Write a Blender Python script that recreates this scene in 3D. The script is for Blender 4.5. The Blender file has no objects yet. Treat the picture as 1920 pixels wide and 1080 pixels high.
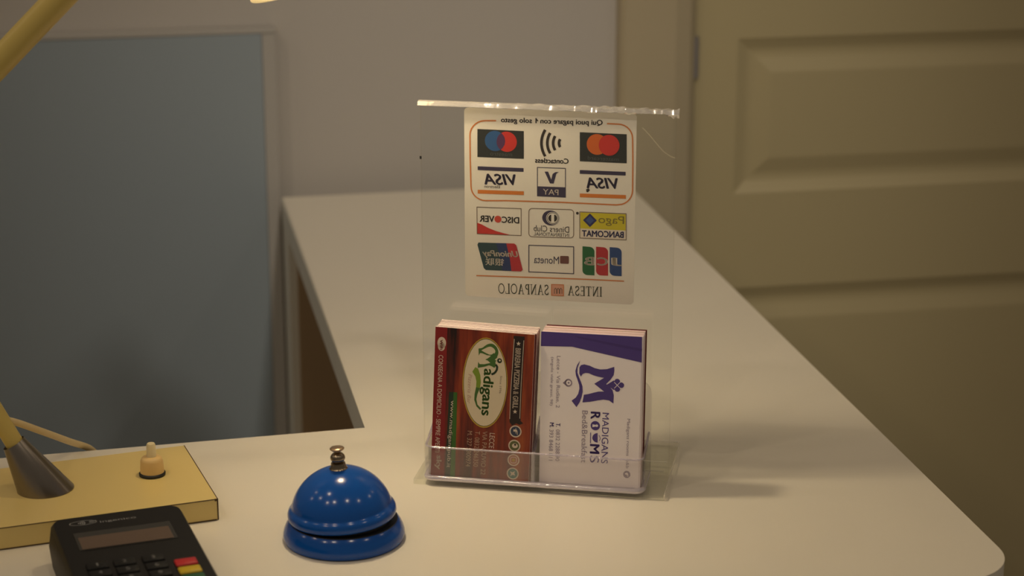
import bpy, bmesh, math, random
from mathutils import Vector, Matrix, Euler
from mathutils.geometry import tessellate_polygon
R = math.radians
random.seed(7)
scene = bpy.context.scene
COL = scene.collection
Z0 = 1.05                       # height of the counter top above the floor

# ------------------------------------------------------------------ camera
cd = bpy.data.cameras.new('camera')
cd.sensor_width = 36.0
cd.lens = 75.0
cd.clip_start = .05
cd.dof.use_dof = True
cd.dof.focus_distance = 1.15
cd.dof.aperture_fstop = 9.0
cam = bpy.data.objects.new('camera', cd)
COL.objects.link(cam)
cam.location = (0, 0, Z0 + .4357)
cam.rotation_euler = Euler((R(90 - 16.66), 0, R(-10.913)), 'XYZ')
scene.camera = cam

# ------------------------------------------------------------------ view, world, lights
vs = scene.view_settings
vs.view_transform = 'Standard'
vs.look = 'None'
vs.gamma = 1.0
vs.use_curve_mapping = False
vs.exposure = 0.0
wd = bpy.data.worlds.new('world')
scene.world = wd
wd.use_nodes = True
bg = wd.node_tree.nodes['Background']
bg.inputs[0].default_value = (1.0, .84, .66, 1)
bg.inputs[1].default_value = .125


def ceiling_lamp(x, y, watts, col=(1.0, .80, .58), z=2.6, r=.022):
    l = bpy.data.lights.new('ceiling_spot', 'POINT')
    l.energy = watts
    l.color = col
    l.shadow_soft_size = r
    o = bpy.data.objects.new('ceiling_spot', l)
    o.location = (x, y, z)
    COL.objects.link(o)


for x, y, w in ((-.8, 1.5, 1.8), (-1.48, 1.55, 1.8), (-.64, .74, 5.8), (-1.4, .81, 3.8), (-1.1, .1, 5.6), (-.55, -.04, 6.6),
                (.35, -.07, 6.0), (1.24, 0, 4.0), (2.24, .87, 2.5), (2.45, 1.55, 1.5), (-2.34, 1.55, 3)):
    ceiling_lamp(x, y, w)
# unseen spot added behind the camera to brighten the middle of the back wall
dl = bpy.data.lights.new('added_wall_spot', 'SPOT')
dl.energy = 46
dl.color = (1.0, .88, .72)
dl.spot_size = R(23)
dl.spot_blend = 1.0
dl.shadow_soft_size = .06
do = bpy.data.objects.new('added_wall_spot', dl)
do.location = (.30, -.35, 2.5)
do.rotation_euler = (Vector((.345, 1.75, 1.05)) - Vector(do.location)).to_track_quat('-Z', 'Y').to_euler()
COL.objects.link(do)


# ------------------------------------------------------------------ materials
def mat(name, col, rough=.5, metal=0., **kw):
    m = bpy.data.materials.new(name)
    m.use_nodes = True
    b = m.node_tree.nodes['Principled BSDF']
    b.inputs['Base Color'].default_value = (*col, 1)
    b.inputs['Roughness'].default_value = rough
    b.inputs['Metallic'].default_value = metal
    for k, v in kw.items():
        b.inputs[k].default_value = v
    return m


def noisy(m, scale, amount, col2, bump=0., detail=3., stretch=(1, 1, 1), coord='Object'):
    """vary a material's base colour (and relief) with noise"""
    nt = m.node_tree
    b = nt.nodes['Principled BSDF']
    tc = nt.nodes.new('ShaderNodeTexCoord')
    mp = nt.nodes.new('ShaderNodeMapping')
    mp.inputs['Scale'].default_value = stretch
    nz = nt.nodes.new('ShaderNodeTexNoise')
    nz.inputs['Scale'].default_value = scale
    nz.inputs['Detail'].default_value = detail
    nt.links.new(tc.outputs[coord], mp.inputs[0])
    nt.links.new(mp.outputs[0], nz.inputs['Vector'])
    mx = nt.nodes.new('ShaderNodeMix')
    mx.data_type = 'RGBA'
    ml = nt.nodes.new('ShaderNodeMath')
    ml.operation = 'MULTIPLY'
    ml.inputs[1].default_value = amount
    nt.links.new(nz.outputs['Fac'], ml.inputs[0])
    nt.links.new(ml.outputs[0], mx.inputs['Factor'])
    mx.inputs['A'].default_value = b.inputs['Base Color'].default_value
    mx.inputs['B'].default_value = (*col2, 1)
    nt.links.new(mx.outputs['Result'], b.inputs['Base Color'])
    if bump:
        bp = nt.nodes.new('ShaderNodeBump')
        bp.inputs['Strength'].default_value = bump
        bp.inputs['Distance'].default_value = .001
        nt.links.new(nz.outputs['Fac'], bp.inputs['Height'])
        nt.links.new(bp.outputs[0], b.inputs['Normal'])
    return m


def acrylic(name, tint, f0=.04, milky=0., milk=(.9, .85, .85), rough=.02, bump=0., graze=1.):
    """clear thin plastic: passes light straight through, mirrors a little more towards grazing angles"""
    m = bpy.data.materials.new(name)
    m.use_nodes = True
    nt = m.node_tree
    nt.nodes.clear()
    out = nt.nodes.new('ShaderNodeOutputMaterial')
    tr = nt.nodes.new('ShaderNodeBsdfTransparent')
    tr.inputs[0].default_value = (*tint, 1)
    gl = nt.nodes.new('ShaderNodeBsdfGlossy')
    gl.inputs['Roughness'].default_value = rough
    gl.inputs['Color'].default_value = (1, 1, 1, 1)
    lw = nt.nodes.new('ShaderNodeLayerWeight')
    lw.inputs['Blend'].default_value = .5
    pw = nt.nodes.new('ShaderNodeMath')
    pw.operation = 'POWER'
    pw.inputs[1].default_value = 5
    ma = nt.nodes.new('ShaderNodeMath')
    ma.operation = 'MULTIPLY_ADD'
    ma.inputs[1].default_value = (1 - f0) * graze
    ma.inputs[2].default_value = f0
    nt.links.new(lw.outputs['Facing'], pw.inputs[0])
    nt.links.new(pw.outputs[0], ma.inputs[0])
    base = tr
    if milky:
        df = nt.nodes.new('ShaderNodeBsdfDiffuse')
        df.inputs[0].default_value = (*milk, 1)
        m1 = nt.nodes.new('ShaderNodeMixShader')
        m1.inputs[0].default_value = milky
        nt.links.new(tr.outputs[0], m1.inputs[1])
        nt.links.new(df.outputs[0], m1.inputs[2])
        base = m1
    mx = nt.nodes.new('ShaderNodeMixShader')
    nt.links.new(ma.outputs[0], mx.inputs[0])
    nt.links.new(base.outputs[0], mx.inputs[1])
    nt.links.new(gl.outputs[0], mx.inputs[2])
    if bump:
        nz = nt.nodes.new('ShaderNodeTexNoise')
        nz.inputs['Scale'].default_value = 120
        bp = nt.nodes.new('ShaderNodeBump')
        bp.inputs['Strength'].default_value = bump
        bp.inputs['Distance'].default_value = .002
        tc = nt.nodes.new('ShaderNodeTexCoord')
        nt.links.new(tc.outputs['Object'], nz.inputs['Vector'])
        nt.links.new(nz.outputs['Fac'], bp.inputs['Height'])
        nt.links.new(bp.outputs[0], gl.inputs['Normal'])
    nt.links.new(mx.outputs[0], out.inputs[0])
    return m


def emit(name, col, s):
    m = bpy.data.materials.new(name)
    m.use_nodes = True
    b = m.node_tree.nodes['Principled BSDF']
    b.inputs['Base Color'].default_value = (*col, 1)
    b.inputs['Emission Color'].default_value = (*col, 1)
    b.inputs['Emission Strength'].default_value = s
    return m


M = {}
M['wall'] = noisy(mat('wall_paint', (.475, .45, .42), .8), 6, .25, (.44, .415, .38), .05)
M['floor'] = noisy(mat('floor_tile', (.30, .25, .20), .4), 3, .4, (.22, .18, .14))
M['door'] = noisy(mat('door_paint', (.47, .405, .235), .5), 4, .3, (.43, .37, .21), .03)
M['casing'] = noisy(mat('casing_paint', (.43, .37, .25), .5), 4, .3, (.40, .345, .235), .03)
M['laminate'] = noisy(mat('white_laminate', (.80, .75, .64), .34), 14, .25, (.77, .71, .60), .02)
M['edging'] = mat('counter_edging', (.62, .60, .52), .5)
M['inside'] = noisy(mat('shade_brown_board', (.36, .25, .14), .6), 8, .4, (.29, .20, .11), 0, 3, (6, 1, 1))  # brown stands in for the shade under the counter
M['board'] = noisy(mat('bluegrey_board', (.29, .345, .39), .55), 5, .35, (.265, .32, .365))
M['board_edge'] = mat('pale_edging', (.41, .395, .37), .7)
M['hinge'] = mat('hinge_metal', (.45, .45, .5), .35, 1)
M['bell'] = mat('blue_enamel', (.005, .080, .38), .16, 0., **{'Specular IOR Level': .42})
M['brass'] = mat('dark_bronze', (.30, .245, .18), .22, 1)
M['copper'] = mat('copper_button', (.60, .43, .28), .3, 1)
M['black'] = mat('black_rubber_and_shade', (.012, .012, .012), .5)  # also used as painted shade under the bell dome
M['cream'] = noisy(mat('cream_paint', (.76, .59, .225), .28), 22, .35, (.70, .53, .19))
M['cream_arm'] = mat('cream_arm_paint', (.60, .46, .13), .35)
M['wear'] = mat('worn_edge_paint', (.10, .06, .025), .7)
M['ivory'] = mat('ivory_plastic', (.80, .68, .40), .4)
M['amber'] = mat('amber_plastic', (.78, .54, .22), .4)
M['steel'] = noisy(mat('brushed_nickel', (.30, .27, .235), .3, 1), 300, .4, (.22, .195, .17), 0, 2, (1, 1, .05))
M['cord'] = mat('cream_cord', (.78, .62, .33), .5)
M['shade_in'] = mat('white_reflector', (.85, .82, .75), .4)
M['bulb'] = emit('lit_bulb', (1.0, .84, .60), 34.)


def shade_plastic():
    m = mat('cream_shade_plastic', (.90, .84, .68), .4)
    nt = m.node_tree
    tl = nt.nodes.new('ShaderNodeBsdfTranslucent')
    tl.inputs[0].default_value = (.98, .93, .78, 1)
    mx = nt.nodes.new('ShaderNodeMixShader')
    mx.inputs[0].default_value = .45
    nt.links.new(nt.nodes['Principled BSDF'].outputs[0], mx.inputs[1])
    nt.links.new(tl.outputs[0], mx.inputs[2])
    nt.links.new(mx.outputs[0], nt.nodes['Material Output'].inputs[0])
    return m


M['shade'] = shade_plastic()
M['clear'] = acrylic('clear_acrylic', (.985, .988, .98), .035)
M['clear_foot'] = acrylic('clear_acrylic_foot', (.975, .98, .96), .04, .015, (.8, .75, .62))
M['tray'] = acrylic('clear_moulded_plastic', (.965, .96, .97), .05, .02, (.85, .8, .82))
M['tray_edge'] = acrylic('plastic_edge_with_gleam', (.82, .80, .86), .20, .24, (.95, .87, .98), .10, .2)  # milky lilac puts the edge highlight into the colour
M['tray_base'] = acrylic('plastic_foot_edge_with_gleam', (.85, .82, .90), .22, .45, (.97, .90, 1.0), .10, .2)  # whiter still, for the painted highlight along the tray foot
M['sheet_edge'] = acrylic('cut_acrylic_edge', (.975, .97, .95), .04, .05, (.85, .78, .66), .1, 0., .12)
M['edge_gleam'] = acrylic('acrylic_edge_gleam', (.95, .94, .90), .14, .62, (.98, .92, .80), .1)  # milky white paints the bright refracted edge lines into the plastic
M['tape'] = acrylic('glossy_tape', (.84, .82, .78), .36, .30, (.97, .92, .86), .06, .06)
M['scratch'] = mat('scratched_acrylic', (.36, .32, .23), .5)
M['device'] = mat('black_device_plastic', (.0055, .005, .005), .42, 0., **{'Specular IOR Level': .3})
M['device_side'] = mat('dark_device_side', (.010, .009, .008), .5, 0., **{'Specular IOR Level': .3})
M['key'] = mat('black_key', (.007, .007, .0075), .5, 0., **{'Specular IOR Level': .25})
M['bezel'] = mat('display_bezel', (.028, .028, .026), .25)
M['lcd'] = mat('display_glass', (.115, .075, .052), .18)
M['legend'] = mat('grey_legend', (.16, .16, .16), .5)
M['wordmark'] = mat('grey_wordmark', (.28, .28, .28), .5)
M['key_red'] = mat('red_key', (.50, .012, .016), .4)
M['key_yellow'] = mat('yellow_key', (.60, .42, .01), .4)
M['key_green'] = mat('green_key', (.01, .10, .035), .4)
M['paper_edge'] = noisy(mat('white_card_edge', (.97, .84, .80), .7), 40, .3, (.92, .78, .74))
M['pink_edge'] = noisy(mat('pinkish_card_edge', (.76, .54, .55), .7), 60, .5, (.62, .42, .45))
M['card_white'] = mat('white_card_face', (.82, .76, .775), .45)
M['card_red'] = mat('dark_red_card_face', (.11, .008, .006), .45)
M['tan_edge'] = mat('tan_card_edge', (.42, .27, .16), .7)


def sticker_paper():
    m = mat('sticker_paper', (.90, .84, .74), .55)
    nt = m.node_tree
    b = nt.nodes['Principled BSDF']
    tl = nt.nodes.new('ShaderNodeBsdfTranslucent')
    tl.inputs[0].default_value = (.90, .84, .74, 1)
    mx = nt.nodes.new('ShaderNodeMixShader')
    mx.inputs[0].default_value = .12
    nt.links.new(b.outputs[0], mx.inputs[1])
    nt.links.new(tl.outputs[0], mx.inputs[2])
    nt.links.new(mx.outputs[0], nt.nodes['Material Output'].inputs[0])
    return m


M['sticker'] = sticker_paper()


def wood_print():
    m = mat('printed_wood_planks', (.2, .03, .01), .4)
    nt = m.node_tree
    b = nt.nodes['Principled BSDF']
    tc = nt.nodes.new('ShaderNodeTexCoord')
    mp = nt.nodes.new('ShaderNodeMapping')
    mp.inputs['Scale'].default_value = (120, 1, 9)
    nz = nt.nodes.new('ShaderNodeTexNoise')
    nz.inputs['Scale'].default_value = 1.0
    nz.inputs['Detail'].default_value = 5
    nz.inputs['Roughness'].default_value = .62
    rp = nt.nodes.new('ShaderNodeValToRGB')
    el = rp.color_ramp.elements
    el[0].position, el[0].color = .36, (.012, .004, .003, 1)
    el[1].position, el[1].color = .72, (.34, .085, .018, 1)
    e = el.new(.44)
    e.color = (.075, .010, .005, 1)
    e = el.new(.58)
    e.color = (.21, .028, .008, 1)
    nt.links.new(tc.outputs['Object'], mp.inputs[0])
    nt.links.new(mp.outputs[0], nz.inputs['Vector'])
    sp = nt.nodes.new('ShaderNodeSeparateXYZ')
    nt.links.new(tc.outputs['Object'], sp.inputs[0])
    gr = nt.nodes.new('ShaderNodeMath')      # planks get more orange towards the card's top edge
    gr.operation = 'MULTIPLY_ADD'
    gr.inputs[1].default_value = 4.5
    gr.inputs[2].default_value = -.10
    nt.links.new(sp.outputs[0], gr.inputs[0])
    ad = nt.nodes.new('ShaderNodeMath')
    ad.operation = 'ADD'
    nt.links.new(nz.outputs['Fac'], ad.inputs[0])
    nt.links.new(gr.outputs[0], ad.inputs[1])
    nt.links.new(ad.outputs[0], rp.inputs[0])
    nt.links.new(rp.outputs[0], b.inputs['Base Color'])
    return m


M['wood'] = wood_print()
INK = dict(orange=(.62, .20, .05), orange2=(.62, .13, .02), orange3=(.66, .20, .03), ink=(.035, .025, .02), black=(.028, .03, .026), blue=(.03, .10, .26),
           red=(.58, .035, .025), red2=(.62, .07, .04), red3=(.46, .025, .03), plum=(.10, .035, .10), greytext=(.09, .10, .09), navy=(.045, .035, .075),
           white=(.66, .58, .48), white2=(.78, .68, .56), paper=(.90, .84, .74), brownline=(.16, .10, .06), yellow=(.62, .52, .02), navy2=(.025, .025, .13), midblue=(.05, .09, .25),
           olive=(.20, .16, .03), teal=(.025, .06, .065), unionblue=(.02, .04, .13), brown=(.16, .06, .045), green=(.015, .13, .035), blue2=(.02, .06, .20),
           green3=(.05, .055, .025), pinklogo=(.70, .36, .25), deepred=(.20, .008, .008), cream=(.60, .50, .40), cream2=(.62, .53, .38), cream3=(.40, .27, .18), darkgreen=(.010, .028, .012),
           leafgreen=(.035, .12, .012), gold=(.42, .27, .03), madgreen=(.045, .12, .02), lime=(.17, .26, .02), pinktext=(.42, .26, .20), greybrown=(.22, .18, .13), blackbrown=(.014, .006, .005),
           iconnavy=(.03, .04, .08), iconolive=(.10, .11, .035), iconred=(.38, .12, .07), iconteal=(.07, .17, .15), purple=(.068, .040, .21), purple2=(.055, .03, .17), paper2=(.82, .76, .775),
           purplegrey=(.27, .22, .30))
INKM = {}


def ink(c):
    if c not in INKM:
        INKM[c] = mat('ink_' + c, INK[c], .5)
    return INKM[c]


# ------------------------------------------------------------------ helpers
def link(name, me, m=None, parent=None, smooth=None):
    o = bpy.data.objects.new(name, me)
    COL.objects.link(o)
    if m:
        for k in (m if isinstance(m, (list, tuple)) else [m]):
            me.materials.append(k)
    if parent:
        o.parent = parent
    if smooth is not None:
        for p in me.polygons:
            p.use_smooth = True
        me.set_sharp_from_angle(angle=R(smooth))
    return o


def obj(name, bm, m=None, parent=None, smooth=None):
    me = bpy.data.meshes.new(name)
    bmesh.ops.recalc_face_normals(bm, faces=bm.faces)
    bm.to_mesh(me)
    bm.free()
    return link(name, me, m, parent, smooth)


def tag(o, label, cat=None, group=None, kind=None):
    o['label'] = label
    if cat:
        o['category'] = cat
    if group:
        o['group'] = group
    if kind:
        o['kind'] = kind
    return o


def empty(name, loc, rz, label, cat, group=None):
    o = bpy.data.objects.new(name, None)
    COL.objects.link(o)
    o.empty_display_size = .05
    o.location = loc
    o.rotation_euler = (0, 0, rz)
    return tag(o, label, cat, group)


def box(bm, lo, hi, bev=0., seg=2):
    r = bmesh.ops.create_cube(bm, size=1)
    vs_ = r['verts']
    for v in vs_:
        v.co = Vector([lo[i] + (v.co[i] + .5) * (hi[i] - lo[i]) for i in range(3)])
    if bev:
        es = list({e for v in vs_ for e in v.link_edges})
        bmesh.ops.bevel(bm, geom=es, offset=bev, segments=seg, profile=.5, affect='EDGES')
    return bm


def nbox(lo, hi, bev=0., seg=2):
    return box(bmesh.new(), lo, hi, bev, seg)


def prism(bm, pts, z0, z1, bev=0., bev_top_only=False):
    """upright prism over a plan outline"""
    lo = [bm.verts.new((p[0], p[1], z0)) for p in pts]
    hi = [bm.verts.new((p[0], p[1], z1)) for p in pts]
    f0 = bm.faces.new(lo[::-1])
    f1 = bm.faces.new(hi)
    n = len(pts)
    for i in range(n):
        bm.faces.new((lo[i], lo[(i + 1) % n], hi[(i + 1) % n], hi[i]))
    if bev:
        es = [e for e in f1.edges] + ([] if bev_top_only else [e for e in f0.edges])
        bmesh.ops.bevel(bm, geom=es, offset=bev, segments=3, profile=.5, affect='EDGES')
    return bm


def lathe(prof, n=64, center=(0, 0)):
    bm = bmesh.new()
    rings = []
    for r_, z in prof:
        if r_ < 1e-6:
            rings.append([bm.verts.new((center[0], center[1], z))])
        else:
            rings.append([bm.verts.new((center[0] + r_ * math.cos(2 * math.pi * i / n), center[1] + r_ * math.sin(2 * math.pi * i / n), z)) for i in range(n)])
    for a, b in zip(rings, rings[1:]):
        for i in range(n):
            j = (i + 1) % n
            if len(a) == 1 and len(b) == 1:
                continue
            if len(a) == 1:
                bm.faces.new((a[0], b[i], b[j]))
            elif len(b) == 1:
                bm.faces.new((a[i], a[j], b[0]))
            else:
                bm.faces.new((a[i], a[j], b[j], b[i]))
    return bm


def tube(pts, rad, n=16, caps=True, bm=None, closed=False):
    """round tube along a polyline; rad may be a number or one value per point"""
    bm = bm or bmesh.new()
    pts = [Vector(p) for p in pts]
    rs = rad if isinstance(rad, (list, tuple)) else [rad] * len(pts)
    rings = []
    ref = None
    N = len(pts)
    for i, p in enumerate(pts):
        if closed:
            t = (pts[(i + 1) % N] - pts[i - 1]).normalized()
        else:
            t = (pts[min(i + 1, N - 1)] - pts[max(i - 1, 0)]).normalized()
        if ref is None:
            ref = t.orthogonal().normalized()
        ref = (ref - t * ref.dot(t)).normalized()
        b = t.cross(ref)
        rings.append([bm.verts.new(p + (ref * math.cos(2 * math.pi * k / n) + b * math.sin(2 * math.pi * k / n)) * rs[i]) for k in range(n)])
    seq = list(zip(rings, rings[1:])) + ([(rings[-1], rings[0])] if closed else [])
    for a, b in seq:
        for k in range(n):
            bm.faces.new((a[k], a[(k + 1) % n], b[(k + 1) % n], b[k]))
    if caps and not closed:
        bm.faces.new(rings[0][::-1])
        bm.faces.new(rings[-1])
    return bm


def bez(ps, n=12):
    """smooth curve through points (Catmull-Rom)"""
    P = [Vector(p) for p in ps]
    P = [P[0] * 2 - P[1]] + P + [P[-1] * 2 - P[-2]]
    out = []
    for i in range(1, len(P) - 2):
        for k in range(n):
            t = k / n
            a, b, c, d = P[i - 1], P[i], P[i + 1], P[i + 2]
            out.append(.5 * ((2 * b) + (c - a) * t + (2 * a - 5 * b + 4 * c - d) * t * t + (3 * b - a - 3 * c + d) * t ** 3))
    out.append(P[-2])
    return out


def rrect(x0, y0, x1, y1, r, n=6):
    o = []
    for cx, cy, a in ((x1 - r, y1 - r, 0), (x0 + r, y1 - r, 90), (x0 + r, y0 + r, 180), (x1 - r, y0 + r, 270)):
        o += [(cx + r * math.cos(R(a + 90 * i / n)), cy + r * math.sin(R(a + 90 * i / n))) for i in range(n + 1)]
    return o


# ---- printed shapes: flat inks lying on a surface ---------------------------------------
SERIF = {   # seriffed capitals drawn as thick and thin pen strokes in a box one high: (advance, strokes)
    'I': (.36, [(.15, [(.18, 0), (.18, 1)]), (.05, [(.04, .025), (.32, .025)]), (.05, [(.04, .975), (.32, .975)])]),
    'N': (.86, [(.07, [(.16, 0), (.16, 1)]), (.15, [(.14, .98), (.70, .02)]), (.07, [(.70, 0), (.70, 1)]), (.05, [(.02, .025), (.30, .025)]), (.05, [(.02, .975), (.2, .975)]), (.05, [(.56, .975), (.84, .975)])]),
    'T': (.74, [(.15, [(.37, 0), (.37, 1)]), (.07, [(.04, .965), (.70, .965)]), (.05, [(.05, .97), (.05, .76)]), (.05, [(.69, .97), (.69, .76)]), (.05, [(.22, .025), (.52, .025)])]),
    'E': (.64, [(.15, [(.15, 0), (.15, 1)]), (.06, [(.02, .97), (.56, .97)]), (.06, [(.02, .03), (.60, .03)]), (.06, [(.15, .52), (.44, .52)]), (.05, [(.56, .97), (.56, .80)]), (.05, [(.60, .03), (.60, .22)]), (.05, [(.44, .62), (.44, .42)])]),
    'S': (.60, [(.11, [(.50, .80), (.44, .92), (.30, .965), (.16, .92), (.10, .78), (.16, .64), (.30, .54), (.44, .44), (.52, .30), (.48, .14), (.32, .04), (.16, .07), (.08, .20)]), (.05, [(.51, .97), (.51, .74)]), (.05, [(.07, .04), (.07, .28)])]),
    'A': (.84, [(.07, [(.14, 0), (.42, 1)]), (.15, [(.40, .98), (.70, 0)]), (.06, [(.24, .34), (.60, .34)]), (.05, [(.01, .025), (.28, .025)]), (.05, [(.54, .025), (.84, .025)])]),
    'P': (.64, [(.15, [(.15, 0), (.15, 1)]), (.06, [(.02, .97), (.34, .97)]), (.12, [(.32, .955), (.47, .90), (.53, .74), (.47, .57), (.32, .51)]), (.06, [(.15, .49), (.34, .49)]), (.05, [(.02, .025), (.32, .025)])]),
    'O': (.90, [(.10, [(.45 + .37 * math.cos(2 * math.pi * i / 24), .5 + .46 * math.sin(2 * math.pi * i / 24)) for i in range(25)])]),
    'L': (.62, [(.15, [(.15, 0), (.15, 1)]), (.06, [(.02, .03), (.58, .03)]), (.05, [(.02, .975), (.30, .975)]), (.05, [(.58, .03), (.58, .26)])]),
}
_text_cache = {}


def text_geo(s, style):
    """outline of a line of text as (verts, faces), fitted into a unit box"""
    key = (s, style)
    if key in _text_cache:
        return _text_cache[key]
    if 'S' in style:
        V, F, x = [], [], 0
        for ch in s:
            adv, st = SERIF[ch]
            for w, pts in st:
                v, f = ribbon([(x + p[0], p[1]) for p in pts], w)
                F += [[i + len(V) for i in q] for q in f]
                V += v
            x += adv + .07
    else:
        cu = bpy.data.curves.new('t', 'FONT')
        cu.body = s
        cu.resolution_u = 3
        if 'i' in style:
            cu.shear = .22
        o = bpy.data.objects.new('t', cu)
        COL.objects.link(o)
        dg = bpy.context.evaluated_depsgraph_get()
        me = o.evaluated_get(dg).to_mesh()
        V = [(v.co.x, v.co.y) for v in me.vertices]
        F = [list(p.vertices) for p in me.polygons]
        o.evaluated_get(dg).to_mesh_clear()
        bpy.data.objects.remove(o)
        bpy.data.curves.remove(cu)
        if 'b' in style:                       # heavier strokes: the outline laid down again slightly shifted
            n0, V0, F0 = len(V), list(V), list(F)
            for q, (ox, oy) in enumerate(((.03, 0), (-.03, 0), (0, .02), (0, -.02))):
                V += [(x + ox, y + oy) for x, y in V0]
                F += [[i + n0 * (q + 1) for i in f] for f in F0]
    x0, x1 = min(v[0] for v in V), max(v[0] for v in V)
    y0, y1 = min(v[1] for v in V), max(v[1] for v in V)
    V = [((v[0] - x0) / (x1 - x0) - .5, (v[1] - y0) / (y1 - y0) - .5) for v in V]
    _text_cache[key] = (V, F)
    return V, F


def ribbon(pts, w):
    P = [Vector(p) for p in pts]
    loop = (P[0] - P[-1]).length < 1e-6
    V, F = [], []
    n = len(P)
    for i in range(n):
        if loop:
            a = P[i - 1] if i else P[n - 2]
            b = P[(i + 1) % n] if i < n - 1 else P[1]
        else:
            a, b = P[max(i - 1, 0)], P[min(i + 1, n - 1)]
        d1 = (P[i] - a).normalized() if (P[i] - a).length > 1e-9 else (b - P[i]).normalized()
        d2 = (b - P[i]).normalized() if (b - P[i]).length > 1e-9 else d1
        n1, n2 = Vector((-d1.y, d1.x)), Vector((-d2.y, d2.x))
        m = (n1 + n2)
        m = m.normalized() if m.length > 1e-6 else n1
        k = w / 2 / max(m.dot(n1), .5)
        V += [tuple(P[i] + m * k), tuple(P[i] - m * k)]
    for i in range(n - 1):
        F.append([2 * i, 2 * i + 1, 2 * i + 3, 2 * i + 2])
    return V, F


def print_design(table, parent, to3d, step=.00004, labels={}):
    """each named piece of a printed design becomes one flat mesh under parent"""
    parts = {}
    for e in table:
        parts.setdefault(e[1], []).append(e)
    for nm, es in parts.items():
        bm = bmesh.new()
        mats = []
        for e in es:
            k, _, col, lay = e[:4]
            if col not in mats:
                mats.append(col)
            mi = mats.index(col)
            if k == 'P':
                V, F = e[4], [list(t) for t in tessellate_polygon([[Vector((p[0], p[1], 0)) for p in e[4]]])]
            elif k == 'C':
                (cx, cy), rx, ry = e[4], e[5], e[6]
                V = [(cx + rx * math.cos(2 * math.pi * i / 40), cy + ry * math.sin(2 * math.pi * i / 40)) for i in range(40)]
                F = [list(range(40))]
            elif k == 'L':
                V, F = ribbon(e[5], e[4])
            else:
                _, _, _, _, s, (cx, cy), w, h, ang, style = e
                V, F = text_geo(s, style)
                sx = -1 if 'm' in style else 1
                ca, sa = math.cos(R(ang)), math.sin(R(ang))
                V = [(cx + x * w * sx * ca - y * h * sa, cy + x * w * sx * sa + y * h * ca) for x, y in V]
            vs_ = [bm.verts.new(to3d(x, y, lay * step)) for x, y in V]
            for f in F:
                try:
                    fc = bm.faces.new([vs_[i] for i in f])
                    fc.material_index = mi
                except ValueError:
                    pass
        me = bpy.data.meshes.new(nm.split('#')[0])
        bm.to_mesh(me)
        bm.free()
        o = link(nm.split('#')[0], me, [ink(c) for c in mats], parent)
        if nm in labels:
            o['label'] = labels[nm]


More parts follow.
